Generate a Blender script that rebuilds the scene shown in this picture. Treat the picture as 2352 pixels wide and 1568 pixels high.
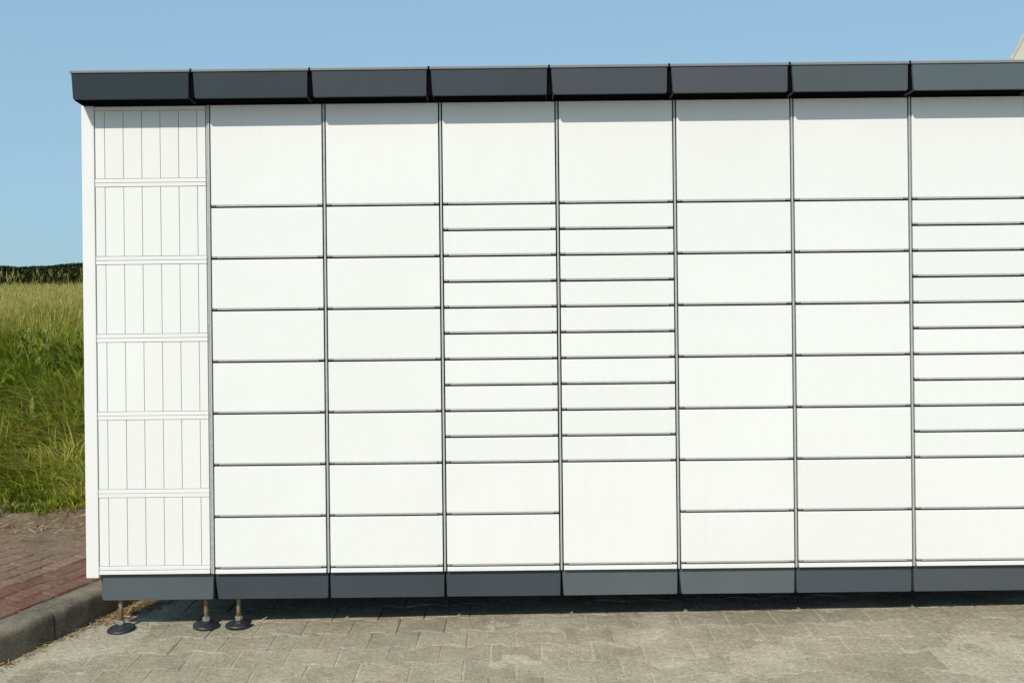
import bpy, bmesh, math, random
import numpy as np
from mathutils import Vector, Matrix

random.seed(7)
rng = np.random.default_rng(7)
for o in list(bpy.data.objects):
    bpy.data.objects.remove(o)
S = bpy.context.scene
COL = S.collection
R = math.radians

# ------------------------------------------------------------------ camera
CAM_D, CAM_H, ROLL = 4.2, 1.5, 0.0113
cam = bpy.data.cameras.new('camera')
cam.sensor_width = 36.0
cam.lens = 36.0 * 2272 / 2352
cam.shift_y = -152 / 2352
cam.clip_start = 0.05
cam.clip_end = 2000
camo = bpy.data.objects.new('camera', cam)
camo.location = (0, -CAM_D, CAM_H)
camo.rotation_euler = (R(90), ROLL, 0)
COL.objects.link(camo)
S.camera = camo

# ------------------------------------------------------------------ light
SUNV = Vector((0.40, 1.0, -1.035))          # direction the sunlight travels
elev = math.atan2(-SUNV.z, math.hypot(SUNV.x, SUNV.y))
azim = math.atan2(-SUNV.x, -SUNV.y)
w = bpy.data.worlds.new('World')
S.world = w
w.use_nodes = True
nt = w.node_tree
bg = nt.nodes['Background']
sky = nt.nodes.new('ShaderNodeTexSky')
sky.sky_type = 'NISHITA'
sky.sun_disc = False
sky.sun_elevation = elev
sky.sun_rotation = azim
sky.altitude = 0
sky.air_density = 1.0
sky.dust_density = 0.3
sky.ozone_density = 6.0
# pale, even summer sky: a soft shoulder x / (1 + x / k) per colour over the whole dome
def vm(op, a, b):
    nd = nt.nodes.new('ShaderNodeVectorMath'); nd.operation = op
    for i, v in enumerate((a, b)):
        if isinstance(v, bpy.types.NodeSocket): nt.links.new(v, nd.inputs[i])
        else: nd.inputs[i].default_value = v
    return nd.outputs[0]
KNEE = (0.62, 1.1, 2.1)
den = vm('ADD', vm('DIVIDE', sky.outputs[0], KNEE), (1, 1, 1))
nt.links.new(vm('MULTIPLY', vm('DIVIDE', sky.outputs[0], den), (7.15, 6.65, 4.85)), bg.inputs[0])
bg.inputs[1].default_value = 0.094
sun = bpy.data.lights.new('sun', 'SUN')
sun.energy = 4.05
sun.angle = R(0.53)
sun.color = (1.0, 0.93, 0.825)
suno = bpy.data.objects.new('sun', sun)
suno.rotation_euler = SUNV.to_track_quat('-Z', 'Y').to_euler()
suno.location = (-6, -12, 14)
COL.objects.link(suno)
S.view_settings.view_transform = 'Standard'
S.view_settings.look = 'None'
S.view_settings.exposure = 0.0
S.view_settings.gamma = 1.0
S.view_settings.use_curve_mapping = False
S.render.engine = 'CYCLES'

def project(p):
    """world point -> 2352x1568 picture position (only used to know what is in view)"""
    dist = p[1] + CAM_D
    u = 2272 * p[0] / dist
    v = 2272 * (p[2] - CAM_H) / dist
    return 1176 + u - v * ROLL, 632 - (v + u * ROLL)

# ------------------------------------------------------------------ materials
class NT:
    def __init__(s, name):
        s.m = bpy.data.materials.new(name)
        s.m.use_nodes = True
        s.t = s.m.node_tree
        s.b = s.t.nodes['Principled BSDF']
    def n(s, typ, **kw):
        nd = s.t.nodes.new(typ)
        for k, v in kw.items():
            if k in nd.inputs: nd.inputs[k].default_value = v
            else: setattr(nd, k, v)
        return nd
    def l(s, a, b): s.t.links.new(a, b)
    def pos(s):
        return s.n('ShaderNodeNewGeometry').outputs['Position']
    def noise(s, scale, detail=4, rough=0.55, vec=None):
        nd = s.n('ShaderNodeTexNoise')
        nd.inputs['Scale'].default_value = scale
        nd.inputs['Detail'].default_value = detail
        nd.inputs['Roughness'].default_value = rough
        s.l(vec if vec is not None else s.pos(), nd.inputs['Vector'])
        return nd.outputs['Fac']
    def ramp(s, fac, stops):
        nd = s.n('ShaderNodeValToRGB')
        el = nd.color_ramp.elements
        while len(el) < len(stops): el.new(0.5)
        for e, (p, c) in zip(el, stops):
            e.position = p
            e.color = (c, c, c, 1) if isinstance(c, (int, float)) else (*c, 1)
        s.l(fac, nd.inputs['Fac'])
        return nd.outputs['Color']
    def mix(s, fac, a, b, mode='MIX'):
        nd = s.n('ShaderNodeMix', data_type='RGBA', blend_type=mode)
        for i, v in ((0, fac), (6, a), (7, b)):
            if isinstance(v, bpy.types.NodeSocket): s.l(v, nd.inputs[i])
            elif i == 0: nd.inputs[0].default_value = v
            else: nd.inputs[i].default_value = (*v, 1) if len(v) == 3 else v
        return nd.outputs[2]
    def bump(s, h, strength=0.3, dist=0.01, prev=None):
        nd = s.n('ShaderNodeBump')
        nd.inputs['Strength'].default_value = strength
        nd.inputs['Distance'].default_value = dist
        s.l(h, nd.inputs['Height'])
        if prev is not None: s.l(prev, nd.inputs['Normal'])
        return nd.outputs['Normal']
    def out(s, col=None, rough=None, nrm=None, metal=None, spec=None):
        for v, k in ((col, 'Base Color'), (rough, 'Roughness'), (metal, 'Metallic'), (spec, 'Specular IOR Level')):
            if v is None: continue
            if isinstance(v, bpy.types.NodeSocket): s.l(v, s.b.inputs[k])
            elif k == 'Base Color': s.b.inputs[k].default_value = (*v, 1)
            else: s.b.inputs[k].default_value = v
        if nrm is not None: s.l(nrm, s.b.inputs['Normal'])
        return s.m

def mat_white(name, base, rough=0.38):
    t = NT(name)
    oi = t.n('ShaderNodeObjectInfo')
    big = t.noise(1.3, 3)
    base = t.mix(oi.outputs['Random'], tuple(x * 0.975 for x in base), base)
    c = t.mix(t.ramp(big, [(0.35, 0.0), (0.7, 1.0)]), base, t.mix(1.0, base, (0.968, 0.966, 0.962), 'MULTIPLY'))
    # faint dust streaks that run downwards
    mp = t.n('ShaderNodeMapping'); mp.inputs['Scale'].default_value = (28, 28, 0.7)
    t.l(t.pos(), mp.inputs['Vector'])
    st = t.ramp(t.noise(1.0, 3, vec=mp.outputs[0]), [(0.55, 0.0), (0.9, 0.10)])
    c = t.mix(st, c, (0.60, 0.59, 0.54))
    nr = t.bump(t.noise(2.2, 1), 0.05, 0.02)
    return t.out(c, rough, nr)

def mat_dark(name):
    """anthracite powder coat, each sheet its own tone through the object colour"""
    t = NT(name)
    oi = t.n('ShaderNodeObjectInfo')
    big = t.ramp(t.noise(3.5, 3), [(0.3, 0.0), (0.75, 1.0)])
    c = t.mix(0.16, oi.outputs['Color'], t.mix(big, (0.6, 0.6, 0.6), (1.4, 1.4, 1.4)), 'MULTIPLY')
    dust = t.ramp(t.noise(420, 2), [(0.72, 0.0), (0.82, 0.16)])
    c = t.mix(dust, c, (0.24, 0.23, 0.21))
    nr = t.bump(t.noise(900, 2), 0.12, 0.001)
    return t.out(c, 0.45, nr, spec=0.22)

def mat_plain(name, col, rough=0.5, metal=0.0, var=0.25, scale=40, bump=0.0, spec=0.5):
    t = NT(name)
    f = t.ramp(t.noise(scale, 4), [(0.3, 1 - var), (0.7, 1 + var)])
    c = t.mix(1.0, col, f, 'MULTIPLY')
    nr = t.bump(t.noise(scale * 3, 3), bump, 0.003) if bump else None
    return t.out(c, rough, nr, metal, spec)

M = {}
M['white'] = mat_white('white_enamel', (0.788, 0.786, 0.766))
M['offwhite'] = mat_white('white_slat_paint', (0.788, 0.782, 0.760), 0.42)
M['dark'] = mat_dark('anthracite_powder_coat')
M['alu'] = mat_plain('brushed_aluminium', (0.52, 0.52, 0.50), 0.42, 0.35, 0.12, 60)
M['lip'] = mat_plain('door_lip_grey', (0.40, 0.40, 0.385), 0.45, 0.1, 0.1, 60)
M['inside'] = mat_plain('cabinet_inside_black', (0.014, 0.015, 0.017), 0.7, 0, 0.2, 20, 0, 0.05)
M['black'] = mat_plain('black_joint_and_underside_shade', (0.004, 0.004, 0.005), 0.8, 0, 0.2, 20, 0, 0.0)  # roof joints, and the shade painted beneath the caps
M['rubber'] = mat_plain('black_rubber', (0.022, 0.023, 0.026), 0.45, 0, 0.45, 45, 0.3)
M['steel'] = mat_plain('galvanised_steel', (0.50, 0.48, 0.44), 0.38, 0.75, 0.3, 90, 0.1)

t = NT('rusty_threaded_rod')
sx = t.n('ShaderNodeSeparateXYZ'); t.l(t.pos(), sx.inputs[0])
thr = t.n('ShaderNodeMath', operation='SINE')
mul = t.n('ShaderNodeMath', operation='MULTIPLY'); mul.inputs[1].default_value = 2 * math.pi / 0.0025
t.l(sx.outputs[2], mul.inputs[0]); t.l(mul.outputs[0], thr.inputs[0])
rust = t.ramp(t.noise(55, 4), [(0.40, 0.0), (0.62, 1.0)])
c = t.mix(rust, (0.34, 0.29, 0.21), (0.26, 0.13, 0.045))
M['rod'] = t.out(c, 0.5, t.bump(thr.outputs[0], 0.6, 0.001), 0.35)

# concrete paver: beige grey, worn, with sand lying on it in places
def paver_like(name, base_a, base_b, sand, sandlo=0.50, sandhi=0.66, sand_scale=2.3):
    t = NT(name)
    oi = t.n('ShaderNodeObjectInfo')
    tone = t.ramp(oi.outputs['Random'], [(0.0, 0.88), (0.5, 1.0), (1.0, 1.07)])
    c = t.mix(t.ramp(t.noise(7, 5), [(0.3, 0.0), (0.7, 1.0)]), base_a, base_b)
    c = t.mix(1.0, c, tone, 'MULTIPLY')
    grit = t.noise(240, 5, 0.8)
    cover = t.ramp(t.noise(sand_scale, 7, 0.66), [(sandlo, 0.0), (sandhi, 0.85)])
    fine = t.ramp(t.noise(70, 4, 0.7), [(0.3, 0.72), (0.7, 1.25)])
    c = t.mix(cover, c, sand)
    c = t.mix(1.0, c, fine, 'MULTIPLY')
    c = t.mix(1.0, c, t.ramp(grit, [(0.28, 0.50), (0.5, 1.0), (0.74, 1.6)]), 'MULTIPLY')
    stain = t.ramp(t.noise(3.1, 6, 0.7), [(0.48, 0.0), (0.70, 0.65)])
    c = t.mix(stain, c, t.mix(1.0, c, (0.70, 0.67, 0.60), 'MULTIPLY'))
    pit = t.ramp(t.noise(300, 2), [(0.30, 0.9), (0.37, 0.0)])
    c = t.mix(pit, c, (0.10, 0.09, 0.065))
    chips = t.ramp(t.noise(120, 3, 0.7), [(0.66, 0.0), (0.71, 0.8)])
    c = t.mix(chips, c, (0.58, 0.53, 0.42))
    n1 = t.bump(t.noise(26, 5, 0.65), 0.9, 0.016)
    n2 = t.bump(grit, 0.9, 0.006, n1)
    return t.out(c, 0.9, n2, spec=0.15)
M['paver'] = paver_like('worn_concrete_paver', (0.425, 0.378, 0.279), (0.362, 0.322, 0.237), (0.480, 0.428, 0.318), 0.46, 0.66)
M['sand'] = paver_like('joint_sand', (0.56, 0.502, 0.378), (0.50, 0.447, 0.336), (0.56, 0.502, 0.378))
M['brickred'] = paver_like('red_paving_brick', (0.252, 0.119, 0.084), (0.203, 0.106, 0.074), (0.270, 0.195, 0.134), 0.46, 0.78, 6)
M['brickbrown'] = paver_like('dusty_brown_paving_brick', (0.284, 0.180, 0.126), (0.231, 0.152, 0.106), (0.330, 0.241, 0.162), 0.42, 0.70, 4)
M['pathdirt'] = paver_like('path_joint_dirt', (0.284, 0.203, 0.134), (0.218, 0.150, 0.098), (0.356, 0.267, 0.180), 0.5, 0.75, 5)

t = NT('old_kerb_concrete')
c = t.mix(t.ramp(t.noise(6, 6, 0.65), [(0.35, 0.0), (0.68, 1.0)]), (0.235, 0.200, 0.144), (0.088, 0.075, 0.055))
g = t.noise(160, 4, 0.75)
c = t.mix(1.0, c, t.ramp(g, [(0.28, 0.45), (0.5, 1.0), (0.74, 1.7)]), 'MULTIPLY')
lich = t.ramp(t.noise(38, 3), [(0.62, 0.0), (0.70, 0.5)])
c = t.mix(lich, c, (0.26, 0.25, 0.20))
M['kerb'] = t.out(c, 0.92, t.bump(g, 0.6, 0.004, t.bump(t.noise(18, 5), 0.6, 0.015)), spec=0.2)

t = NT('field_soil')
c = t.mix(t.ramp(t.noise(3, 5), [(0.35, 0.0), (0.65, 1.0)]), (0.06, 0.062, 0.022), (0.10, 0.078, 0.045))
sp = t.n('ShaderNodeSeparateXYZ'); t.l(t.pos(), sp.inputs[0])
edge = t.n('ShaderNodeMapRange'); edge.inputs[1].default_value = 1.75; edge.inputs[2].default_value = 2.1
t.l(sp.outputs[1], edge.inputs[0])
c = t.mix(edge.outputs[0], t.mix(t.noise(30, 4), (0.20, 0.145, 0.095), (0.13, 0.095, 0.06)), c)
M['soil'] = t.out(c, 0.95, t.bump(t.noise(40, 5), 0.8, 0.03), spec=0.1)

def mat_blade(name, stops, transl=0.25):
    t = NT(name)
    at = t.n('ShaderNodeAttribute'); at.attribute_name = 'tint'
    c = t.ramp(at.outputs['Fac'], stops)
    t.out(c, 0.55, spec=0.3)
    tr = t.n('ShaderNodeBsdfTranslucent'); t.l(c, tr.inputs[0])
    mx = t.n('ShaderNodeMixShader'); mx.inputs[0].default_value = transl
    o = t.t.nodes['Material Output']
    t.l(t.b.outputs[0], mx.inputs[1]); t.l(tr.outputs[0], mx.inputs[2]); t.l(mx.outputs[0], o.inputs[0])
    return t.m
M['grass'] = mat_blade('meadow_grass_blade', [(0.0, (0.055, 0.085, 0.015)), (0.35, (0.205, 0.265, 0.018)),
                                            (0.62, (0.33, 0.345, 0.026)), (0.82, (0.385, 0.35, 0.075)), (1.0, (0.48, 0.40, 0.15))], 0.35)
M['straw'] = mat_blade('dry_straw', [(0.0, (0.16, 0.10, 0.05)), (0.5, (0.33, 0.22, 0.11)), (1.0, (0.50, 0.38, 0.21))], 0.1)
M['leaf'] = mat_blade('hedge_leaf', [(0.0, (0.014, 0.022, 0.004)), (0.7, (0.022, 0.034, 0.006)), (1.0, (0.042, 0.056, 0.010))], 0.1)
M['core'] = mat_plain('hedge_inner_twigs', (0.018, 0.023, 0.006), 0.9, 0, 0.3, 4, 0, 0.05)
M['render'] = mat_plain('cream_house_render', (0.56, 0.54, 0.45), 0.9, 0, 0.08, 3, 0.2)
M['rooftile'] = mat_plain('house_roof_grey_tile', (0.50, 0.48, 0.41), 0.8, 0, 0.2, 6, 0.3)
M['glass'] = mat_plain('window_glass_dark', (0.03, 0.035, 0.04), 0.08, 0, 0.1, 3)

# ------------------------------------------------------------------ object helpers
def tag(o, label=None, cat=None, group=None, kind=None):
    if label: o['label'] = label
    if cat: o['category'] = cat
    if group: o['group'] = group
    if kind: o['kind'] = kind
    return o
def wloc(o):
    v = Vector(o.location)
    while o.parent: o = o.parent; v = v + Vector(o.location)
    return v
def link(name, data, loc=(0, 0, 0), parent=None, rot=None):
    o = bpy.data.objects.new(name, data)
    COL.objects.link(o)
    if parent is not None:
        o.parent = parent
        o.location = Vector(loc) - wloc(parent)
    else:
        o.location = loc
    if rot: o.rotation_euler = rot
    return o
def mesh_of(bm, name, mat, smooth=False):
    me = bpy.data.meshes.new(name)
    bmesh.ops.recalc_face_normals(bm, faces=bm.faces)
    bm.to_mesh(me); bm.free()
    if mat: me.materials.append(mat)
    if smooth:
        for p in me.polygons: p.use_smooth = True
    return me
_cache = {}
def box_mesh(name, sx, sy, sz, mat, bev=0.0015, seg=1):
    """box centred in x and z, front face at y=0, going back to y=sy"""
    key = (name, round(sx, 4), round(sy, 4), round(sz, 4), mat.name)
    if key in _cache: return _cache[key]
    bm = bmesh.new()
    bmesh.ops.create_cube(bm, size=1.0, matrix=Matrix.Translation((0, sy / 2, 0)) @ Matrix.Diagonal((sx, sy, sz, 1)))
    if bev: bmesh.ops.bevel(bm, geom=bm.edges[:], offset=bev, segments=seg, affect='EDGES', profile=0.6)
    _cache[key] = mesh_of(bm, name, mat)
    return _cache[key]
def box(name, x0, x1, y0, y1, z0, z1, mat, parent, bev=0.0015, seg=1):
    return link(name, box_mesh(name, x1 - x0, y1 - y0, z1 - z0, mat, bev, seg), ((x0 + x1) / 2, y0, (z0 + z1) / 2), parent)
def loft(loops, cap=True):
    bm = bmesh.new()
    rings = [[bm.verts.new(p) for p in lp] for lp in loops]
    n = len(rings[0])
    for a, b in zip(rings, rings[1:]):
        for i in range(n):
            bm.faces.new((a[i], a[(i + 1) % n], b[(i + 1) % n], b[i]))
    if cap:
        bm.faces.new(rings[0]); bm.faces.new(rings[-1])
    return bm
def vnoise(x, y, seed=0):
    """smooth value noise for numpy arrays, 0..1"""
    x = np.asarray(x, float); y = np.asarray(y, float)
    xi = np.floor(x).astype(int); yi = np.floor(y).astype(int)
    fx = x - xi; fy = y - yi
    fx = fx * fx * (3 - 2 * fx); fy = fy * fy * (3 - 2 * fy)
    def h(a, b):
        s = np.sin(a * 127.1 + b * 311.7 + seed * 74.7) * 43758.5453
        return s - np.floor(s)
    return (h(xi, yi) * (1 - fx) + h(xi + 1, yi) * fx) * (1 - fy) + (h(xi, yi + 1) * (1 - fx) + h(xi + 1, yi + 1) * fx) * fy

# ------------------------------------------------------------------ terrain
KX = lambda y: -1.905 + 0.36 * y            # foot of the kerb face on the paving
def terrain_z(x, y):
    x = np.asarray(x, float); y = np.asarray(y, float)
    wob = (vnoise(x * 2.3, y * 2.3, 3) - 0.5) * 0.30 + (vnoise(x * 9, y * 9, 4) - 0.5) * 0.10
    yy = y + wob
    z = np.interp(yy, [1.15, 1.62, 1.75], [-0.16, 0.145, 0.165])
    s = np.clip((y - 1.75) / 4.0, 0, 1); s = s * s * (3 - 2 * s)
    z = z + s * 0.70 + np.interp(y, [5.7, 16, 60, 300], [0, 0.06, 0.06, -1.0])
    z = z + (vnoise(x * 0.9, y * 0.9, 5) - 0.5) * 0.16 * np.clip((y - 1.7) / 1.5, 0, 1)
    return z
def grid_mesh(name, xs, ys, zf, mat):
    X, Y = np.meshgrid(xs, ys)
    Z = zf(X, Y)
    nx, ny = len(xs), len(ys)
    v = np.stack([X.ravel(), Y.ravel(), Z.ravel()], 1)
    i = np.arange(nx * ny).reshape(ny, nx)
    f = np.stack([i[:-1, :-1].ravel(), i[:-1, 1:].ravel(), i[1:, 1:].ravel(), i[1:, :-1].ravel()], 1)
    me = bpy.data.meshes.new(name)
    me.from_pydata(v.tolist(), [], f.tolist())
    me.materials.append(mat)
    for p in me.polygons: p.use_smooth = True
    return me
xs = np.concatenate([np.array([-600, -300, -150, -80, -40, -20, -10]), np.arange(-6, 6.01, 0.08), np.array([8, 12, 20, 40, 80, 150, 300, 600])])
ys = np.concatenate([np.array([-300, -100, -40, -15, -5, 0, 0.8]), np.arange(1.1, 2.4, 0.05), np.arange(2.5, 8, 0.2), np.array([9, 10, 12, 15, 20, 30, 45, 60, 90, 150, 300, 600])])
field = link('field', grid_mesh('field', xs, ys, terrain_z, M['soil']))
tag(field, kind='structure')

# ------------------------------------------------------------------ paving of bone shaped concrete blocks
PO = Vector((-1.1, 0, 0))
def fbm(x, y, seed, octs=((1, 1.0), (2.3, 0.5), (5.1, 0.28), (11, 0.16), (24, 0.08))):
    tot = sum(a for _, a in octs)
    return sum(a * (vnoise(x * f, y * f, seed + i) - 0.5) for i, (f, a) in enumerate(octs)) / tot
# bed of joint sand: lies a little below the blocks, swept up over them in places; left border follows the kerb
gy = np.concatenate([np.array([-9, -5, -3, -2]), np.arange(-1.5, 0.8, 0.016), np.array([1.0, 1.55])])
gu = np.concatenate([np.arange(0, 4.6, 0.02), np.array([5.5, 8, 16])])
GU, GY = np.meshgrid(gu, gy)
GX = KX(GY) - 0.03 + GU
near = np.clip(1 - (GX - KX(GY)) / 0.55, 0, 1)
GZ = -0.0036 + 0.019 * fbm(GX * 2.2, GY * 2.2, 70) + 0.0055 * near + 0.006 * np.clip(1 - (GX - KX(GY)) / 0.06, 0, 1)
GZ = np.minimum(GZ, 0.006)
ii = np.arange(GX.size).reshape(GX.shape)
ff = np.stack([ii[:-1, :-1].ravel(), ii[:-1, 1:].ravel(), ii[1:, 1:].ravel(), ii[1:, :-1].ravel()], 1)
pme = bpy.data.meshes.new('paving')
pme.from_pydata(np.stack([GX.ravel() - PO.x, GY.ravel(), GZ.ravel()], 1).tolist(), [], ff.tolist())
pme.materials.append(M['sand'])
for p in pme.polygons: p.use_smooth = True
paving = link('paving', pme, PO, None, (0, -0.013, 0))
tag(paving, kind='structure')
L, Wd, AMP = 0.2, 0.1667, 0.0125
def paver_outline(inset):
    hw = Wd / 2
    xsx = [-L / 2, -0.068, -0.032, 0.032, 0.068, L / 2]
    sg = [1, 1, -1, -1, 1, 1]
    up = [(x, hw + AMP * s - inset) for x, s in zip(xsx, sg)]
    up[0] = (-L / 2 + inset, up[0][1]); up[-1] = (L / 2 - inset, up[-1][1])
    dn = [(x, -y) for x, y in reversed(up)]
    return up + dn
def paver_bm(seed):
    r = random.Random(seed)
    lo, mi = [], []
    for i, (x, y) in enumerate(paver_outline(0.0012)):
        j = lambda: r.uniform(-0.0014, 0.0014)
        lo.append((x + j(), y + j()))
    ins = [(x * (1 - 0.055) + r.uniform(-0.002, 0.002), y * (1 - 0.065) + r.uniform(-0.002, 0.002)) for x, y in lo]
    loops = [[(x, y, -0.03) for x, y in lo], [(x, y, -0.0042 + r.uniform(-0.0015, 0.0008)) for x, y in lo], [(x, y, 0.0) for x, y in ins]]
    bm = loft(loops, cap=False)
    bm.verts.ensure_lookup_table()
    bm.faces.new(bm.verts[len(lo) * 2:])
    return bm
pav_meshes = [mesh_of(paver_bm(k), 'paver', M['paver']) for k in range(8)]
pav_tpl = []
for k in range(4):
    b = paver_bm(k + 20); b.verts.ensure_lookup_table()
    pav_tpl.append(([v.co.copy() for v in b.verts], [[v.index for v in f.verts] for f in b.faces])); b.free()
sv, sf = [], []
rest = []
cand = []
for j in range(-16, 10):
    for i in range(-13, 36):
        cx = i * L + (L / 2 if j % 2 else 0); cy = j * Wd + 0.03
        if cx - 0.10 < KX(cy) + 0.012 or cy > 1.48 or cx > 7.0: continue
        p = (cx, cy, 0.013 * (cx + 1.1))
        px, py = project(p) if cy > -3.5 else (1e5, 1e5)
        vis = -60 < px < 2412 and py < 1640 and cy > -1.3 and cy < 0.75
        dz = (float(vnoise(cx * 1.1, cy * 1.1, 8)) - 0.5) * 0.007 + random.uniform(-0.0012, 0.0012)
        cand.append((vis, cx, cy, dz))
nind = 0
for vis, cx, cy, dz in cand:
    lx, ly = cx - PO.x, cy
    if vis and nind < 295:
        nind += 1
        o = bpy.data.objects.new('paver', random.choice(pav_meshes))
        COL.objects.link(o); o.parent = paving
        o.location = (lx, ly, dz)
        o.rotation_euler = (random.gauss(0, 0.006), random.gauss(0, 0.006), random.gauss(0, 0.006) + random.choice((0, math.pi)))
    else:
        tv, tf = random.choice(pav_tpl); b0 = len(sv)
        sv += [(v.x + lx, v.y + ly, v.z + dz) for v in tv]
        sf += [[q + b0 for q in f] for f in tf]
me = bpy.data.meshes.new('paver_expanse'); me.from_pydata(sv, [], sf); me.materials.append(M['paver'])
pe = bpy.data.objects.new('paver_expanse', me); COL.objects.link(pe); pe.parent = paving; pe['kind'] = 'stuff'
# cut half blocks that fill the margin against the kerb
for j in range(-8, 4):
    cy = j * Wd + 0.03
    i0 = math.ceil((KX(cy) + 0.112 - (L / 2 if j % 2 else 0)) / L)
    xr = i0 * L + (L / 2 if j % 2 else 0) - L / 2 - 0.003
    y0, y1 = cy - Wd / 2 + 0.004, cy + Wd / 2 - 0.004
    xa, xb = KX(y0) + 0.012, KX(y1) + 0.012
    if xr - xb < 0.015: continue
    q = [(xa, y0), (xr, y0), (xr, y1), (xb, y1)]
    mx, my = sum(a for a, _ in q) / 4, sum(b for _, b in q) / 4
    lp = [(a - mx, b - my) for a, b in q]
    bm = loft([[(a, b, -0.03) for a, b in lp], [(a, b, -0.004) for a, b in lp], [(a * 0.93, b * 0.93, 0) for a, b in lp]], False)
    bm.verts.ensure_lookup_table(); bm.faces.new(bm.verts[8:])
    o = bpy.data.objects.new('cut_paver', mesh_of(bm, 'cut_paver', M['paver'])); COL.objects.link(o); o.parent = paving
    o.location = (mx - PO.x, my, random.uniform(-0.003, 0.001))

# ------------------------------------------------------------------ kerb
KD = Vector((0.36, 1.0, 0)).normalized()      # along the kerb
KN = Vector((-KD.y, KD.x, 0))                 # away from the paving
KZ = 0.128
kerb = link('kerb', None, (KX(-0.3), -0.3, 0))
tag(kerb, kind='structure')
def kerb_bm(length, seed):
    r = random.Random(seed)
    prof = [(0.0, -0.06), (0.0, 0.03), (0.0005, 0.08), (0.0012, 0.106), (0.004, 0.1165), (0.010, 0.1235), (0.019, 0.127), (0.034, KZ), (0.09, KZ + 0.001), (0.138, KZ - 0.001), (0.146, KZ - 0.008), (0.146, -0.06)]
    n = 14
    loops = []
    for i in range(n + 1):
        s = -length / 2 + length * i / n
        if i in (1, n - 1): s = math.copysign(length / 2 - 0.010, s)
        s = max(-length / 2 + 0.0022, min(length / 2 - 0.0022, s))
        lp = []
        for k, (d, z) in enumerate(prof):
            if i in (0, n) and k >= 1: d, z = (d + 0.0015 if k < 8 else d - 0.001), z - 0.0015
            jit = r.uniform(-0.0025, 0.0025) if 2 <= k <= 9 else 0
            p = KD * s + KN * (d + jit)
            lp.append((p.x, p.y, z + jit * 0.7))
        loops.append(lp)
    bm = loft(loops, cap=False)
    for lp in (loops[0], loops[-1]):
        bm.faces.new([bm.verts.new(p) for p in lp])
    return bm
base = Vector((KX(-0.02), -0.02, 0)) + KD * 0.015
STONE = 1.0
for k in range(-4, 3):
    c = base + KD * ((k + 0.5) * STONE - 0.06)
    o = link('kerb_stone', mesh_of(kerb_bm(STONE, 50 + k), 'kerb_stone', M['kerb'], True), (c.x, c.y, -0.012 + random.uniform(-0.002, 0.002)), kerb)
    for p in o.data.polygons: p.use_smooth = True

# ------------------------------------------------------------------ brick path behind the kerb
PZ = 0.122
pk = lambda y, d: KX(y) - d * math.sqrt(1 + 0.36 ** 2)
gy = np.concatenate([np.array([-9, -4, -2]), np.arange(-1.2, 1.9, 0.02)])
gu = np.concatenate([np.array([-14, -6, -3]), np.arange(-1.8, 0.001, 0.02)])
GU, GY = np.meshgrid(gu, gy)
GX = pk(GY, 0.10) + GU
GZ = PZ - 0.0085 + 0.034 * fbm(GX * 2.0, GY * 2.0, 90) + 0.016 * np.clip((GY - 0.9) / 0.7, 0, 1)
GZ = np.where(GU > -0.07, PZ - 0.012, GZ)
ii = np.arange(GX.size).reshape(GX.shape)
ff = np.stack([ii[:-1, :-1].ravel(), ii[:-1, 1:].ravel(), ii[1:, 1:].ravel(), ii[1:, :-1].ravel()], 1)
pme = bpy.data.meshes.new('path')
pme.from_pydata(np.stack([GX.ravel(), GY.ravel(), GZ.ravel()], 1).tolist(), [], ff.tolist())
pme.materials.append(M['pathdirt'])
for p in pme.polygons: p.use_smooth = True
path = link('path', pme)
tag(path, kind='structure')
def brick_mesh(seed, mat):
    r = random.Random(seed)
    a, b = 0.0975, 0.0475
    lo = [(-a, -b), (a, -b), (a, b), (-a, b)]
    pts = []
    for i in range(4):
        p, q = lo[i], lo[(i + 1) % 4]
        for f in (0.04, 0.5, 0.96):
            pts.append((p[0] + (q[0] - p[0]) * f + r.uniform(-.0022, .0022), p[1] + (q[1] - p[1]) * f + r.uniform(-.0022, .0022)))
    bm = loft([[(x, y, -0.05) for x, y in pts], [(x, y, -0.006) for x, y in pts], [(x * 0.955, y * 0.91, r.uniform(-.0012, .0012)) for x, y in pts]], False)
    bm.verts.ensure_lookup_table(); bm.faces.new(bm.verts[24:])
    return mesh_of(bm, 'brick', mat)
bred = [brick_mesh(k, M['brickred']) for k in range(4)]
bbro = [brick_mesh(k + 9, M['brickbrown']) for k in range(4)]
kang = math.atan2(KD.y, KD.x)
nb = 0
bv, bf = [], []
for row in range(0, 44):
    d = 0.150 + 0.052 + row * 0.102
    for i in range(-22, 14):
        s = i * 0.202 + (0.101 if row % 2 else 0)
        p = Vector((KX(0), 0, 0)) + KD * s + KN * d
        px, py = project((p.x, p.y, PZ)) if p.y > -3.5 else (1e5, 0)
        if p.y > 1.85 or not (-1500 < px < 420 and py < 1900): continue
        mlist = bred if row < 3 else bbro
        if px < -120 or row > 26:                      # beyond the picture's edge: one joined mesh
            ca, sa = math.cos(kang), math.sin(kang); b0 = len(bv); dz = random.uniform(-.003, .003)
            src = bbro[row % 4] if row >= 3 else bred[i % 4]
            bv += [(p.x + v.co.x * ca - v.co.y * sa, p.y + v.co.x * sa + v.co.y * ca, PZ + v.co.z + dz) for v in src.vertices]
            bf += [([q + b0 for q in f.vertices], 0 if row < 3 else 1) for f in src.polygons]
            continue
        o = bpy.data.objects.new('brick', random.choice(mlist))
        COL.objects.link(o); o.parent = path
        low = (float(vnoise(p.x * 1.7, p.y * 1.7, 12)) - 0.5) * 0.010
        o.location = (p.x, p.y, PZ + low + random.uniform(-0.003, 0.003))
        o.rotation_euler = (random.gauss(0, .012), random.gauss(0, .012), kang + random.gauss(0, .010) + random.choice((0, math.pi)))
        nb += 1

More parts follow.
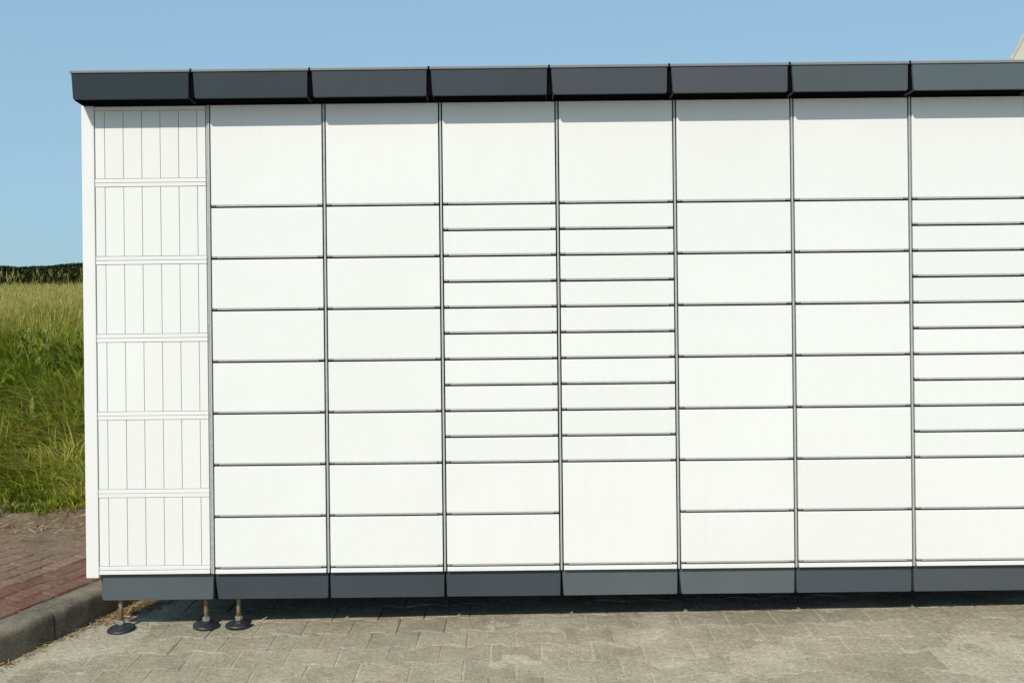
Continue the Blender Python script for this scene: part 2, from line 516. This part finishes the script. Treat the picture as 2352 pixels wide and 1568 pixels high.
if bf:
    me = bpy.data.meshes.new('brick_expanse'); me.from_pydata(bv, [], [f for f, _ in bf])
    me.materials.append(M['brickred']); me.materials.append(M['brickbrown'])
    me.polygons.foreach_set('material_index', [m for _, m in bf])
    be = bpy.data.objects.new('brick_expanse', me); COL.objects.link(be); be.parent = path; be['kind'] = 'stuff'
# ------------------------------------------------------------------ the parcel locker
PX = [-1.283, -0.793, -0.298, 0.197, 0.696, 1.195, 1.695, 2.192, 2.690]   # post centres
ZT, ZC, ZB, UA = 2.2365, 1.8035, 0.269, 0.10961
locker = link('parcel_locker', None, (0.43, 0.35, 0))
tag(locker, 'long white parcel locker bank with dark grey roof caps, standing on steel feet', 'parcel locker')
# carcass behind the doors
box('cabinet', PX[0] - 0.003, PX[8] + 0.012, 0.016, 0.66, 0.2475, ZT + 0.004, M['inside'], locker, 0.002)
box('cabinet', -1.60, PX[0] - 0.0045, 0.036, 0.66, 0.2475, ZT + 0.004, M['inside'], locker, 0.002)  # unseen box behind the screen, added to deepen the shade below
box('side_panel', -1.612, -1.6005, 0.0365, 0.66, 0.24, ZT + 0.004, M['white'], locker, 0.002)
box('back_panel', -1.6125, PX[8] + 0.016, 0.662, 0.675, 0.24, ZT + 0.004, M['white'], locker, 0.002)
box('side_panel', PX[8] + 0.014, PX[8] + 0.034, -0.002, 0.66, 0.24, ZT + 0.004, M['white'], locker, 0.003)
# posts between the columns
for k, x in enumerate(PX):
    box('post', x - 0.0038, x + 0.0038, 0.0006, 0.0165, 0.247, ZT, M['alu'], locker, 0.001)
HALF = 0.0098
def door(name, k, zl, zu):
    """door between row lines zl (below) and zu (above)"""
    x0, x1 = PX[k] + HALF - 0.0005, PX[k + 1] - HALF + 0.0005
    z0, z1 = zl + 0.0084, zu - 0.0056
    o = link(name, box_mesh(name, x1 - x0, 0.0135, z1 - z0, M['white'], 0.0016, 2), ((x0 + x1) / 2, 0.0, (z0 + z1) / 2), locker,
             (random.gauss(0, 0.0012), 0, random.gauss(0, 0.0012)))
    # folded grey lip along the door's lower edge, shortened and stepped at the ends
    wl = (x1 - x0) / 2
    e = 0.018
    prof = [(-wl + e, 0.0076), (-wl + e + 0.004, 0.0), (wl - e - 0.004, 0.0), (wl - e, 0.0076)]
    key = ('lip', round(wl, 4))
    if key not in _cache:
        bm = loft([[(x, 0.0005, z - 0.0034) for x, z in prof], [(x, 0.012, z - 0.0034) for x, z in prof]])
        for sx in (-1, 1):
            a, b = sorted((sx * (wl - e + 0.001), sx * (wl - 0.001)))
            r = bmesh.ops.create_cube(bm, size=1, matrix=Matrix.Translation(((a + b) / 2, 0.0055, 0.0005)) @ Matrix.Diagonal((b - a, 0.008, 0.0040, 1)))
        _cache[key] = mesh_of(bm, 'lip', M['lip'])
    l = bpy.data.objects.new('lip', _cache[key]); COL.objects.link(l); l.parent = o
    l.location = (0, 0, -(z1 - z0) / 2 - 0.0036)
    return o
rows = {0: [2] * 7, 1: [2] * 7, 2: [1] * 10 + [2, 2], 3: [1] * 10 + [4], 4: [2] * 7, 5: [2] * 7, 6: [1] * 10 + [2, 2], 7: [2] * 7}
nm = {1: 'small_door', 2: 'medium_door', 4: 'large_door'}
for k in range(8):
    door('large_door', k, ZC, ZT + 0.004)
    z = ZC
    for u in rows[k]:
        door(nm[u], k, z - u * UA, z); z -= u * UA
    box('sill', PX[k] + HALF + 0.0005, PX[k + 1] - HALF, -0.001, 0.0155, 0.2475, ZB - 0.0045, M['white'], locker, 0.001)

# left end: shallow slatted screen with a corner post
XL0, XL1, XR1 = -1.820, -1.7675, PX[0] - 0.0125
box('corner_post', XL0, XL1, -0.004, 0.034, 0.2365, ZT + 0.001, M['offwhite'], locker, 0.002, 2)
box('screen_frame', XL1 + 0.0005, PX[0] - 0.0035, 0.0185, 0.034, 0.249, ZT, M['inside'], locker, 0.001)
box('edge_strip', PX[0] - 0.0115, PX[0] - 0.0055, 0.006, 0.018, 0.247, ZT, M['alu'], locker, 0.0008)
SEC = 0.3297
xj = [-1.7655, -1.7245, -1.6455, -1.5672, -1.4885, -1.4103, -1.3320, XR1]
for s in range(6):
    top = ZT - 0.0024 - s * SEC + (0.006 if s else 0)
    bot = ZT - 0.0024 - (s + 1) * SEC + 0.006
    if s == 5: bot = 0.2665
    sec = box('slat_panel', XL1 + 0.001, XR1, 0.011, 0.018, bot + 0.0005, top - 0.0005, M['alu'], locker, 0.0005)
    rh = 0.0158
    zt = top - (0.0005 if s else 0.0005)
    def sub(name, x0, x1, z0, z1, y0):
        box(name, x0, x1, y0, 0.0105, z0, z1, M['offwhite'], sec, 0.0009)
    sub('rail', XL1 + 0.0015, XR1, zt - rh, zt, 0.0)
    sub('rail', XL1 + 0.0015, XR1, bot + 0.001, bot + 0.001 + rh, 0.0)
    for a, b in zip(xj, xj[1:]):
        g = 0.0011
        sub('slat', a + g, b - g, bot + rh + 0.0028, zt - rh - 0.0016, 0.0018 + random.uniform(0, 0.0006))
box('sill', XL1 + 0.001, XR1 - 0.001, -0.0015, 0.0155, 0.2495, 0.2650, M['offwhite'], locker, 0.001)

# roof caps: tapering trays that reach forward over the doors
RX = [-1.8225, -1.3225, -0.8300, -0.3360, 0.1635, 0.6615, 1.1615, 1.6600, 2.157, 2.735]
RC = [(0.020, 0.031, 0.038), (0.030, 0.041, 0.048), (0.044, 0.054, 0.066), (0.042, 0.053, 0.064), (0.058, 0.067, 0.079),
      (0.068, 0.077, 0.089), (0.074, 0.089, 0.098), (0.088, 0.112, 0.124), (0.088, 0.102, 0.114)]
ZR0, ZR1 = 2.2462, 2.3565
def fascia(xa, xb, z0, z1, tl, tr, rad, n=4):
    """trapezoid outline, narrower below, rounded lower corners; x,z list"""
    out = [(xa, z1)]
    for i in range(n + 1):
        a = math.pi + (math.pi / 2) * i / n
        out.append((xa + tl + rad + rad * math.cos(a), z0 + rad + rad * math.sin(a)))
    for i in range(n + 1):
        a = 1.5 * math.pi + (math.pi / 2) * i / n
        out.append((xb - tr - rad + rad * math.cos(a), z0 + rad + rad * math.sin(a)))
    out.append((xb, z1))
    return out
for k in range(9):
    xa, xb = RX[k] + 0.0075, RX[k + 1] - 0.0075
    if k == 0: xa = RX[0] + 0.003
    depth = 0.70 if k else 0.66
    cx = (xa + xb) / 2
    base = [(x - cx, z - ZR0) for x, z in fascia(xa, xb, ZR0, ZR1, 0.006, 0.002, 0.009)]
    hmid = (ZR1 - ZR0) / 2
    ins = [(x * (1 - 0.010), hmid + (z - hmid) * 0.965) for x, z in base]
    low = lambda pts, d: [(x, z - d * (1 - z / (ZR1 - ZR0))) for x, z in pts]
    loops = [[(x, -0.1, z) for x, z in ins], [(x, -0.0985, z) for x, z in [((a + c) / 2 * 1.0, (b + d) / 2) for (a, b), (c, d) in zip(ins, base)]],
             [(x, -0.0945, z) for x, z in base], [(x, -0.002, z) for x, z in low(base, 0.0085)], [(x, depth, z) for x, z in low(base, 0.0085)]]
    bm = loft(loops)
    o = link('roof_cap', mesh_of(bm, 'roof_cap', M['dark']), (cx, 0, ZR0), locker, None)
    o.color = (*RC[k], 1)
    bm = loft([[(x, yy, zz) for x, zz in ((base[1][0] + 0.005, zb), (base[-2][0] - 0.004, zb), (base[-2][0] - 0.004, zb + 0.002), (base[1][0] + 0.005, zb + 0.002))] for yy, zb in ((-0.0915, -0.0018), (-0.0022, -0.0105))])
    so = bpy.data.objects.new('soffit', mesh_of(bm, 'soffit', M['black'])); COL.objects.link(so); so.parent = o  # added near-black sheet, shade under the cap put into its colour
    wl = xb - xa + 0.008
    lp = bpy.data.objects.new('lip', box_mesh('lip', wl, depth + 0.1, 0.0115, M['dark'], 0.0025, 2)); COL.objects.link(lp)
    lp.parent = o; lp.location = (-0.0005, -0.1045, ZR1 - ZR0 + 0.0055); lp.color = (0.21, 0.215, 0.22, 1)  # paler colour paints in the sky's reflection along the cap's top edge
    if k:
        box('joint_strip', RX[k] - 0.0066, RX[k] + 0.0125, -0.088, depth - 0.02, ZR0 + 0.0035, ZR1 + 0.0005, M['black'], locker, 0.0)
        box('joint_seal', RX[k] - 0.0032, RX[k] + 0.0032, -0.1025, depth - 0.02, ZR1 + 0.001, ZR1 + 0.0135, M['black'], locker, 0.0)

# plinth boards
PXE = [-1.7705] + PX[:]
TL = [0.004, 0.011, 0.003, 0.003, 0.006, 0.011, 0.003, 0.003, 0.003]
PC = [(0.088, 0.105, 0.112), (0.050, 0.059, 0.069), (0.050, 0.060, 0.069), (0.052, 0.063, 0.072), (0.096, 0.112, 0.120),
      (0.103, 0.117, 0.122), (0.066, 0.078, 0.088), (0.072, 0.082, 0.094), (0.07, 0.08, 0.09)]
ZP0, ZP1 = 0.1325, 0.2435
for k in range(9):
    xa, xb = PXE[k] + 0.002, PXE[k + 1] - 0.0025
    cx = (xa + xb) / 2
    base = [(x - cx, z - ZP0) for x, z in fascia(xa, xb, ZP0, ZP1, TL[k], 0.0025, 0.010 if k < 2 else 0.005)]
    hm = (ZP1 - ZP0) / 2
    ins = [(x * 0.986, hm + (z - hm) * 0.95) for x, z in base]
    mid = [((a + c) / 2, (b + d) / 2) for (a, b), (c, d) in zip(ins, base)]
    loops = [[(x, 0.0, z) for x, z in ins], [(x, 0.0014, z) for x, z in mid], [(x, 0.005, z) for x, z in base], [(x, 0.030, z) for x, z in base]]
    o = link('plinth_board', mesh_of(loft(loops), 'plinth_board', M['dark']), (cx, 0.018, ZP0), locker, (random.gauss(0, .004), 0, random.gauss(0, .003)))
    o.color = (*PC[k], 1)
box('back_light_stop', -1.60, PX[8] + 0.02, 0.640, 0.655, 0.06, 0.2385, M['inside'], locker, 0.001)  # unseen board, added to keep light from behind out of the underside
box('end_light_stop', PX[8] + 0.016, PX[8] + 0.030, 0.05, 0.639, 0.13, 0.2385, M['dark'], locker, 0.001).color = (0.06, 0.07, 0.08, 1)  # unseen board, added to shut out light at the right end
for x in PXE[1:-1]:
    box('plinth_gap_light_stop', x - 0.022, x + 0.030, 0.0495, 0.054, ZP0 - 0.004, ZP1, M['inside'], locker, 0.0)  # added backing that stops sunlight leaking between the boards
box('base_rail', -1.765, PX[0] - 0.02, 0.055, 0.085, 0.205, 0.2465, M['inside'], locker, 0.001)
box('base_rail', PX[0], PX[8], 0.055, 0.62, 0.205, 0.2465, M['inside'], locker, 0.001)

# levelling feet: threaded rod, hexagon nut, tilted rubber pad
def lathe(prof, n=24):
    bm = bmesh.new()
    rings = []
    for r, z in prof:
        rings.append([bm.verts.new((r * math.cos(2 * math.pi * i / n), r * math.sin(2 * math.pi * i / n), z)) for i in range(n)])
    for a, b in zip(rings, rings[1:]):
        for i in range(n): bm.faces.new((a[i], a[(i + 1) % n], b[(i + 1) % n], b[i]))
    bm.faces.new(rings[0]); bm.faces.new(rings[-1])
    return bm
rod_me = mesh_of(lathe([(0.0098, 0), (0.0098, 0.19)], 16), 'rod', M['rod'], True)
nut_me = mesh_of(lathe([(0.0135, 0), (0.0165, 0.002), (0.0165, 0.0165), (0.0135, 0.0185)], 6), 'nut', M['steel'])
pad_me = mesh_of(lathe([(0.053, 0), (0.057, 0.003), (0.0575, 0.010), (0.052, 0.0155), (0.043, 0.0165), (0.040, 0.0195), (0.030, 0.023), (0.0245, 0.0235), (0.021, 0.0285), (0.012, 0.030)], 32), 'pad', M['rubber'], True)
feet = [(-1.697, 0.052, (0.03, -0.05)), (-1.336, 0.070, (0.06, 0.08)), (-1.196, 0.070, (0.03, 0.06))]
feet += [(x, 0.58, (0, 0)) for x in (-1.2, -0.36, 0.62, 1.62, 1.77, 2.6)]
for i, (x, y, tilt) in enumerate(feet):
    gz = 0.013 * (x + 1.1) - 0.001 if y < 0.3 else 0.013 * (x + 1.1)
    ft = link('levelling_foot', rod_me, (x, y, gz + 0.024), locker)
    nu = bpy.data.objects.new('nut', nut_me); COL.objects.link(nu); nu.parent = ft; nu.location = (0, 0, 0.0055); nu.rotation_euler = (0, 0, 0.25 + i * 0.4)
    pa = bpy.data.objects.new('pad', pad_me); COL.objects.link(pa); pa.parent = ft; pa.location = (0, 0, -0.0225); pa.rotation_euler = (tilt[0], tilt[1], i)

# ------------------------------------------------------------------ grass
def blades(name, base, height, width, lean, az, tint, mat, curl=1.0, kind='stuff', nseg=3):
    """many tapering, bending blades in one mesh"""
    n = len(base)
    ts = np.linspace(0, 1, nseg + 1)
    dirv = np.stack([np.cos(az), np.sin(az), np.zeros(n)], 1)
    tw = az + np.pi / 2 + rng.normal(0, 0.6, n)
    side = np.stack([np.cos(tw), np.sin(tw), np.zeros(n)], 1)
    verts = np.zeros((n, 2 * nseg + 1, 3), np.float32)
    for k, tt in enumerate(ts):
        bend = lean * (tt ** (1 + curl))
        up = height * (tt * np.cos(np.minimum(lean, 1.3) * tt * 0.75))
        c = base + dirv * (height * bend * 0.75)[:, None]
        c[:, 2] = base[:, 2] + up
        if k < nseg:
            ww = (width * (1 - 0.65 * tt))[:, None]
            verts[:, 2 * k] = c - side * ww / 2
            verts[:, 2 * k + 1] = c + side * ww / 2
        else:
            verts[:, 2 * k] = c
    nv = 2 * nseg + 1
    off = (np.arange(n) * nv)[:, None]
    loops, starts, tot = [], [], []
    tris = []
    for k in range(nseg - 1):
        a = 2 * k
        tris += [(a, a + 1, a + 3), (a, a + 3, a + 2)]
    a = 2 * (nseg - 1); tris.append((a, a + 1, a + 2))
    tri = (off[:, :, None] + np.array(tris)[None]).reshape(-1, 3)
    me = bpy.data.meshes.new(name)
    me.vertices.add(n * nv); me.vertices.foreach_set('co', verts.reshape(-1))
    me.loops.add(tri.size); me.loops.foreach_set('vertex_index', tri.reshape(-1).astype(np.int32))
    me.polygons.add(len(tri)); me.polygons.foreach_set('loop_start', np.arange(0, tri.size, 3, dtype=np.int32))
    at = me.attributes.new('tint', 'FLOAT', 'POINT')
    at.data.foreach_set('value', np.repeat(tint, nv).astype(np.float32))
    me.update(calc_edges=True); me.validate()
    me.materials.append(mat)
    o = link(name, me)
    tag(o, kind=kind)
    return o
def scatter(n, d0, d1, f0, f1):
    """points on the bank: distance from the lens d0..d1, sideways f0..f1 times that distance"""
    d = np.sqrt(rng.uniform(d0 ** 2, d1 ** 2, n))
    x = d * rng.uniform(f0, f1, n); y = d - CAM_D
    return x, y
def meadow(name, n, d0, d1, f0, f1, hs, wd, seed):
    x, y = scatter(n, d0, d1, f0, f1)
    keep = y > 1.58 + (vnoise(x * 3.1, y * 0.0, 31) - 0.5) * 0.22
    x, y = x[keep], y[keep]; n = len(x)
    z = terrain_z(x, y)
    clump = vnoise(x * 1.6, y * 1.6, seed); fine = vnoise(x * 6, y * 6, seed + 1)
    hprof = np.interp(y, [1.55, 1.8, 2.2, 3.0, 4.2, 6.5, 12], [0.05, 0.12, 0.26, 0.36, 0.40, 0.44, 0.50])
    h = hprof * (0.55 + 0.6 * clump + 0.25 * fine) * rng.uniform(0.55, 1.1, n) * hs * 0.92
    az = (vnoise(x * 0.9, y * 0.9, seed + 2) * 2.6 - 0.3) * np.pi + rng.normal(0, 0.95, n)
    lean = np.abs(rng.normal(0.55, 0.35, n)) + 0.75 * np.clip((vnoise(x * 1.7, y * 1.7, seed + 3) - 0.35) * 3, 0, 1) * np.interp(y, [1.6, 2.2, 4, 5], [0.3, 1.3, 1.2, 0.3])
    tint = np.interp(y, [1.6, 1.9, 2.3, 3.0, 3.5, 4.3, 5.5, 9], [0.34, 0.44, 0.60, 0.54, 0.36, 0.46, 0.56, 0.60])
    tint = np.clip(tint + (clump - 0.5) * 0.62 + (fine - 0.5) * 0.2 + rng.normal(0, 0.13, n), 0, 1)
    return blades(name, np.stack([x, y, z - 0.01], 1), h, wd * rng.uniform(0.6, 1.3, n), lean, az, tint, M['grass'], 0.9)
def tufts(name, nt, per, d0, d1, f0, f1, wd, seed):
    """grass growing in tufts whose blades fall outwards"""
    x, y = scatter(nt, d0, d1, f0, f1)
    keep = y > 1.60 + (vnoise(x * 3.1, y * 0.0, 31) - 0.5) * 0.22
    x, y = x[keep], y[keep]; nt = len(x)
    clump = np.clip((0.6 * vnoise(x * 1.5, y * 1.5, seed) + 0.4 * vnoise(x * 4.2, y * 4.2, seed + 9) - 0.5) * 1.8 + 0.5, 0, 1)
    lush = np.interp(y, [1.6, 1.9, 2.3, 3.1, 3.7, 4.6, 6], [0.2, 0.7, 1.0, 0.9, 0.35, 0.1, 0.0])
    h0 = np.interp(y, [1.55, 1.8, 2.2, 3.0, 4.2, 6.5, 12], [0.06, 0.13, 0.27, 0.36, 0.40, 0.42, 0.46]) * (0.6 + 0.65 * clump) * rng.uniform(0.7, 1.1, nt)
    wind = (vnoise(x * 0.8, y * 0.8, seed + 2) * 2.4 - 0.4) * np.pi
    t0 = np.interp(y, [1.6, 1.9, 2.3, 3.0, 3.6, 4.3, 5.5, 9], [0.30, 0.44, 0.61, 0.58, 0.36, 0.48, 0.60, 0.63])
    t0 = t0 + (clump - 0.5) * 0.6 + rng.normal(0, 0.10, nt)
    R_ = lambda a: np.repeat(a, per)
    n = nt * per
    ra = rng.uniform(0, 2 * np.pi, n); rad = np.abs(rng.normal(0, 0.035, n))
    bx = R_(x) + np.cos(ra) * rad; by = R_(y) + np.sin(ra) * rad
    wx = np.cos(ra) * 0.7 + np.cos(R_(wind)) * 0.6; wy = np.sin(ra) * 0.7 + np.sin(R_(wind)) * 0.6
    az = np.arctan2(wy, wx) + rng.normal(0, 0.35, n)
    lean = np.abs(rng.normal(0.55, 0.30, n)) + R_(lush) * np.abs(rng.normal(0.95, 0.5, n))
    h = R_(h0) * rng.uniform(0.55, 1.15, n) * (1 + 0.35 * R_(lush))
    tint = np.clip(R_(t0) + rng.normal(0, 0.10, n), 0, 1)
    return blades(name, np.stack([bx, by, terrain_z(bx, by) - 0.01], 1), h, wd * rng.uniform(0.6, 1.3, n), lean, az, tint, M['grass'], 0.8)
tufts('grass', 3300, 26, 5.65, 9.4, -0.68, -0.28, 0.0115, 21)
# broad weed leaves among the grass
wx, wy = scatter(230, 6.9, 9.2, -0.64, -0.34)
wp = 14
wx, wy = np.repeat(wx, wp) + rng.normal(0, 0.10, 230 * wp), np.repeat(wy, wp) + rng.normal(0, 0.10, 230 * wp)
blades('broad_weeds', np.stack([wx, wy, terrain_z(wx, wy) + rng.uniform(0.0, 0.24, len(wx))], 1), rng.uniform(0.08, 0.17, len(wx)), rng.uniform(0.02, 0.05, len(wx)), rng.uniform(0.8, 2.0, len(wx)),
       rng.uniform(0, 6.28, len(wx)), np.clip(np.repeat(rng.uniform(0.08, 0.36, 230), wp) + rng.normal(0, 0.05, len(wx)), 0, 1), M['grass'], 0.7)
meadow('grass', 22000, 5.65, 9.4, -0.68, -0.28, 0.75, 0.0075, 11)
meadow('grass', 45000, 9.2, 14.0, -0.68, -0.34, 1.0, 0.010, 12)
meadow('grass', 40000, 14.0, 55.0, -0.72, -0.30, 1.0, 0.035, 13)
meadow('grass', 45000, 5.65, 16.0, -0.28, 0.95, 1.0, 0.016, 14)
meadow('grass', 12000, 16.0, 60.0, -0.30, 0.95, 1.0, 0.06, 15)
# taller flowering stalks with a drooping seed head
x, y = scatter(3800, 8.6, 17.0, -0.66, -0.34)
z = terrain_z(x, y); n = len(x)
h = rng.uniform(0.34, 0.56, n); h[:260] *= 1.45; az = rng.uniform(0.2, 1.4, n) * np.pi; lean = np.abs(rng.normal(0.35, 0.2, n))
blades('grass_stalks', np.stack([x, y, z], 1), h, np.full(n, 0.0045), lean, az, rng.uniform(0.75, 1, n), M['grass'], 1.2)
top = np.stack([x + np.cos(az) * h * lean * 0.70, y + np.sin(az) * h * lean * 0.70, z + h * 0.90], 1)
rep = 5
tp = np.repeat(top, rep, 0) + rng.normal(0, 0.010, (n * rep, 3)) * np.array([1, 1, 2.2])
blades('seed_heads', tp, rng.uniform(0.04, 0.10, n * rep), np.full(n * rep, 0.005), rng.uniform(0.2, 1.3, n * rep), np.repeat(az, rep) + rng.normal(0, 0.8, n * rep), rng.uniform(0.80, 1, n * rep), M['grass'], 1.0, nseg=2)
# short dry grass at the edge of the path, and straw lying about
x = rng.uniform(-3.8, -0.8, 5200); y = 1.55 + rng.normal(0, 0.10, 5200) + (vnoise(x * 3.1, x * 0, 31) - 0.5) * 0.22
z = np.maximum(terrain_z(x, y), PZ)
n = len(x)
dens = vnoise(x * 4.5, y * 2, 40) > 0.42
x, y, z = x[dens], y[dens], z[dens]; n = len(x)
blades('dry_grass', np.stack([x, y, z], 1), rng.uniform(0.03, 0.11, n), np.full(n, 0.006), rng.uniform(0.3, 2.2, n), rng.uniform(0, 2 * np.pi, n), rng.uniform(0, 1, n), M['straw'], 0.6)
def litter(name, pts, ln, wid, zoff):
    """loose straws lying nearly flat"""
    n = len(pts)
    az = rng.uniform(0, 2 * np.pi, n)
    l = ln * rng.uniform(0.35, 1.2, n)
    d = np.stack([np.cos(az), np.sin(az), rng.normal(0, 0.18, n)], 1) * (l / 2)[:, None]
    s = np.stack([-np.sin(az), np.cos(az), rng.normal(0, .4, n)], 1) * wid
    c = pts + np.array([0, 0, zoff]) + np.stack([np.zeros(n), np.zeros(n), np.abs(rng.normal(0, 0.006, n))], 1)
    v = np.stack([c - d - s, c - d + s, c + d + s * 0.6, c + d - s * 0.6], 1).reshape(-1, 3)
    f = np.arange(n * 4).reshape(n, 4)
    me = bpy.data.meshes.new(name); me.from_pydata(v.tolist(), [], f.tolist()); me.materials.append(M['straw'])
    at = me.attributes.new('tint', 'FLOAT', 'POINT'); at.data.foreach_set('value', np.repeat(rng.uniform(0, 1, n), 4).astype(np.float32))
    return tag(link(name, me), kind='stuff')
x = rng.uniform(-3.6, -1.2, 1500); y = 1.38 + rng.normal(0, 0.13, 1500)
litter('straw', np.stack([x, y, np.maximum(terrain_z(x, y), PZ)], 1), 0.07, 0.0022, 0.006)
# straw drift in the corner of the kerb beneath the screen, thinning out along the kerb
s = np.concatenate([rng.normal(0.42, 0.13, 1500), rng.uniform(-0.9, 0.5, 350)]); dd = np.abs(np.concatenate([rng.normal(0.02, 0.055, 1500), rng.normal(0.0, 0.018, 350)]))
y = s - dd * 0.33; x = KX(s) + 0.006 + dd
litter('straw', np.stack([x, y, 0.013 * (x + 1.1)], 1), 0.045, 0.0018, 0.004)
# loose grit on the paving
ng = 900
gx = rng.uniform(-2.0, 2.6, ng); gy_ = rng.uniform(-0.95, 0.2, ng); ok = gx > KX(gy_) + 0.02
gx, gy_ = gx[ok], gy_[ok]; ng = len(gx)
oc = np.array([(1, 0, 0), (-1, 0, 0), (0, 1, 0), (0, -1, 0), (0, 0, 0.8), (0, 0, -0.8)], float)
gv = np.stack([gx, gy_, 0.013 * (gx + 1.1) + 0.001], 1)[:, None, :] + oc[None] * (rng.uniform(0.0012, 0.0036, ng) ** 1.0)[:, None, None] * rng.uniform(0.6, 1.3, (ng, 6, 1))
of = np.array([(0, 2, 4), (2, 1, 4), (1, 3, 4), (3, 0, 4), (2, 0, 5), (1, 2, 5), (3, 1, 5), (0, 3, 5)])
gf = ((np.arange(ng) * 6)[:, None, None] + of[None]).reshape(-1, 3)
me = bpy.data.meshes.new('grit'); me.from_pydata(gv.reshape(-1, 3).tolist(), [], gf.tolist())
me.materials.append(mat_plain('loose_grit', (0.36, 0.32, 0.25), 0.9, 0, 0.75, 9))
tag(link('grit', me), kind='stuff')
# tiny weeds in the joints
wx = np.concatenate([rng.normal(cx, 0.02, 26) for cx in (-1.56, -1.38, -1.25, -0.5, -1.75)]); wy = np.concatenate([rng.normal(cy, 0.012, 26) for cy in (0.075, 0.03, -0.02, -0.05, -0.03)])
blades('joint_weeds', np.stack([wx, wy, 0.013 * (wx + 1.1) - 0.004], 1), rng.uniform(0.006, 0.020, len(wx)), np.full(len(wx), 0.004), rng.uniform(0.2, 1.4, len(wx)), rng.uniform(0, 6.28, len(wx)), rng.uniform(0.3, 0.8, len(wx)), M['grass'])

# ------------------------------------------------------------------ hedge at the far side of the field
HY = 47.0
hx = np.arange(-70, 70.1, 0.5)
hb = bmesh.new()
hedge = link('hedge', None, (-15, HY, 1.2))
tag(hedge, 'long dark green hedge at the far end of the grass field, under the sky', 'hedge')
ang = np.linspace(0, np.pi, 9)
loops = []
def htop(x): return 2.32 + 0.07 * (vnoise(np.array(x) * 0.35, np.array(x) * 0, 51) - 0.5) + 0.17 * (vnoise(np.array(x) * 1.1, np.array(x) * 0, 52) - 0.5) + np.interp(x, [-32, -26, -21, -10], [-0.03, -0.03, 0.01, 0.02])
for xx in hx:
    tz = float(htop(xx)) - 0.18
    loops.append([(xx, HY - 0.85 * math.cos(a), 0.9 + (tz - 0.9) * min(1, math.sin(a) * 1.5)) for a in ang])
hm = mesh_of(loft(loops), 'twigs', M['core'])
hm.transform(Matrix.Translation((15, -HY, -1.2)))
link('twigs', hm, (-15, HY, 1.2), hedge)
n1, n2 = 60000, 12000
lx = np.concatenate([rng.uniform(-40, -14, n1), rng.uniform(-70, 70, n2)]); n = len(lx)
th = rng.uniform(0.0, np.pi * 0.75, n)
rr = rng.uniform(0.92, 1.08, n)
tz = htop(lx) - 0.12
lz = 0.9 + (tz - 0.9) * np.minimum(1, np.sin(th) * 1.5) * rr
ly = HY - 0.9 * np.cos(th) * rr
c = np.stack([lx + 15, ly - HY, lz - 1.2], 1)
a1 = rng.normal(0, 1, (n, 3)); a1 /= np.linalg.norm(a1, axis=1)[:, None]
a2 = np.cross(a1, rng.normal(0, 1, (n, 3))); a2 /= np.linalg.norm(a2, axis=1)[:, None]
sz = rng.uniform(0.035, 0.08, n)[:, None]
v = np.stack([c - a1 * sz, c - a2 * sz * 0.5, c + a1 * sz, c + a2 * sz * 0.5], 1).reshape(-1, 3)
me = bpy.data.meshes.new('foliage'); me.from_pydata(v.tolist(), [], np.arange(n * 4).reshape(n, 4).tolist()); me.materials.append(M['leaf'])
at = me.attributes.new('tint', 'FLOAT', 'POINT'); at.data.foreach_set('value', np.repeat(np.clip(rng.uniform(0, 0.8, n) + vnoise(lx * 0.8, lz * 2, 60) * 0.3, 0, 1), 4).astype(np.float32))
fo = link('foliage', me, (-15, HY, 1.2), hedge)

# ------------------------------------------------------------------ steep cream gable showing above the roof, far right
HX, HYY = 14.2, 20.8
hz0 = float(terrain_z(HX, HYY + 3)) - 0.3
house = link('house', None, (HX, HYY, hz0), None, (0, 0, -math.atan2(HX, HYY + CAM_D)))
tag(house, 'steep cream gable of a house above the locker roof at the far right', 'house')
hw, pk_ = 3.4, 9.45 - hz0
ev = pk_ - hw * 1.9
def hpart(name, bm, mat, smooth=False):
    o = bpy.data.objects.new(name, mesh_of(bm, name, mat)); COL.objects.link(o); o.parent = house
    return o
hpart('wall', loft([[(-hw, yy, 0), (hw, yy, 0), (hw, yy, ev), (0, yy, pk_), (-hw, yy, ev)] for yy in (0, 9)]), M['render'])
sl = Vector((hw, 0, pk_ - ev)).normalized(); nr = Vector((-sl.z, 0, sl.x))
for sg in (1, -1):
    p0 = Vector((-hw, 0, ev)) - sl * 0.35; p1 = Vector((0, 0, pk_))
    q = [p0 + nr * 0.004, p1 + nr * 0.004, p1 + nr * 0.06 + Vector((0, 0, 0.06)), p0 + nr * 0.06]
    hpart('roof', loft([[(sg * a.x, yy, a.z) for a in q] for yy in (-0.02, 9.02)]), M['rooftile'])

# ------------------------------------------------------------------ loose twig beside the third foot
tb = bmesh.new()
pts = [(-0.042, 0.0, 0.004), (-0.01, 0.002, 0.016), (0.02, -0.001, 0.026), (0.05, 0.001, 0.041)]
rings = []
for i, p in enumerate(pts):
    rr = 0.0026 - 0.0004 * i
    rings.append([(p[0], p[1] + rr * math.cos(a), p[2] + rr * math.sin(a)) for a in np.linspace(0, 2 * np.pi, 7)[:-1]])
tw = mesh_of(loft(rings), 'twig', mat_plain('bleached_twig', (0.42, 0.37, 0.29), 0.8, 0, 0.2, 80))
tag(link('twig', tw, (-1.122, 0.062, 0.0)), 'thin pale dry twig on the paving beside the third steel foot', 'twig')
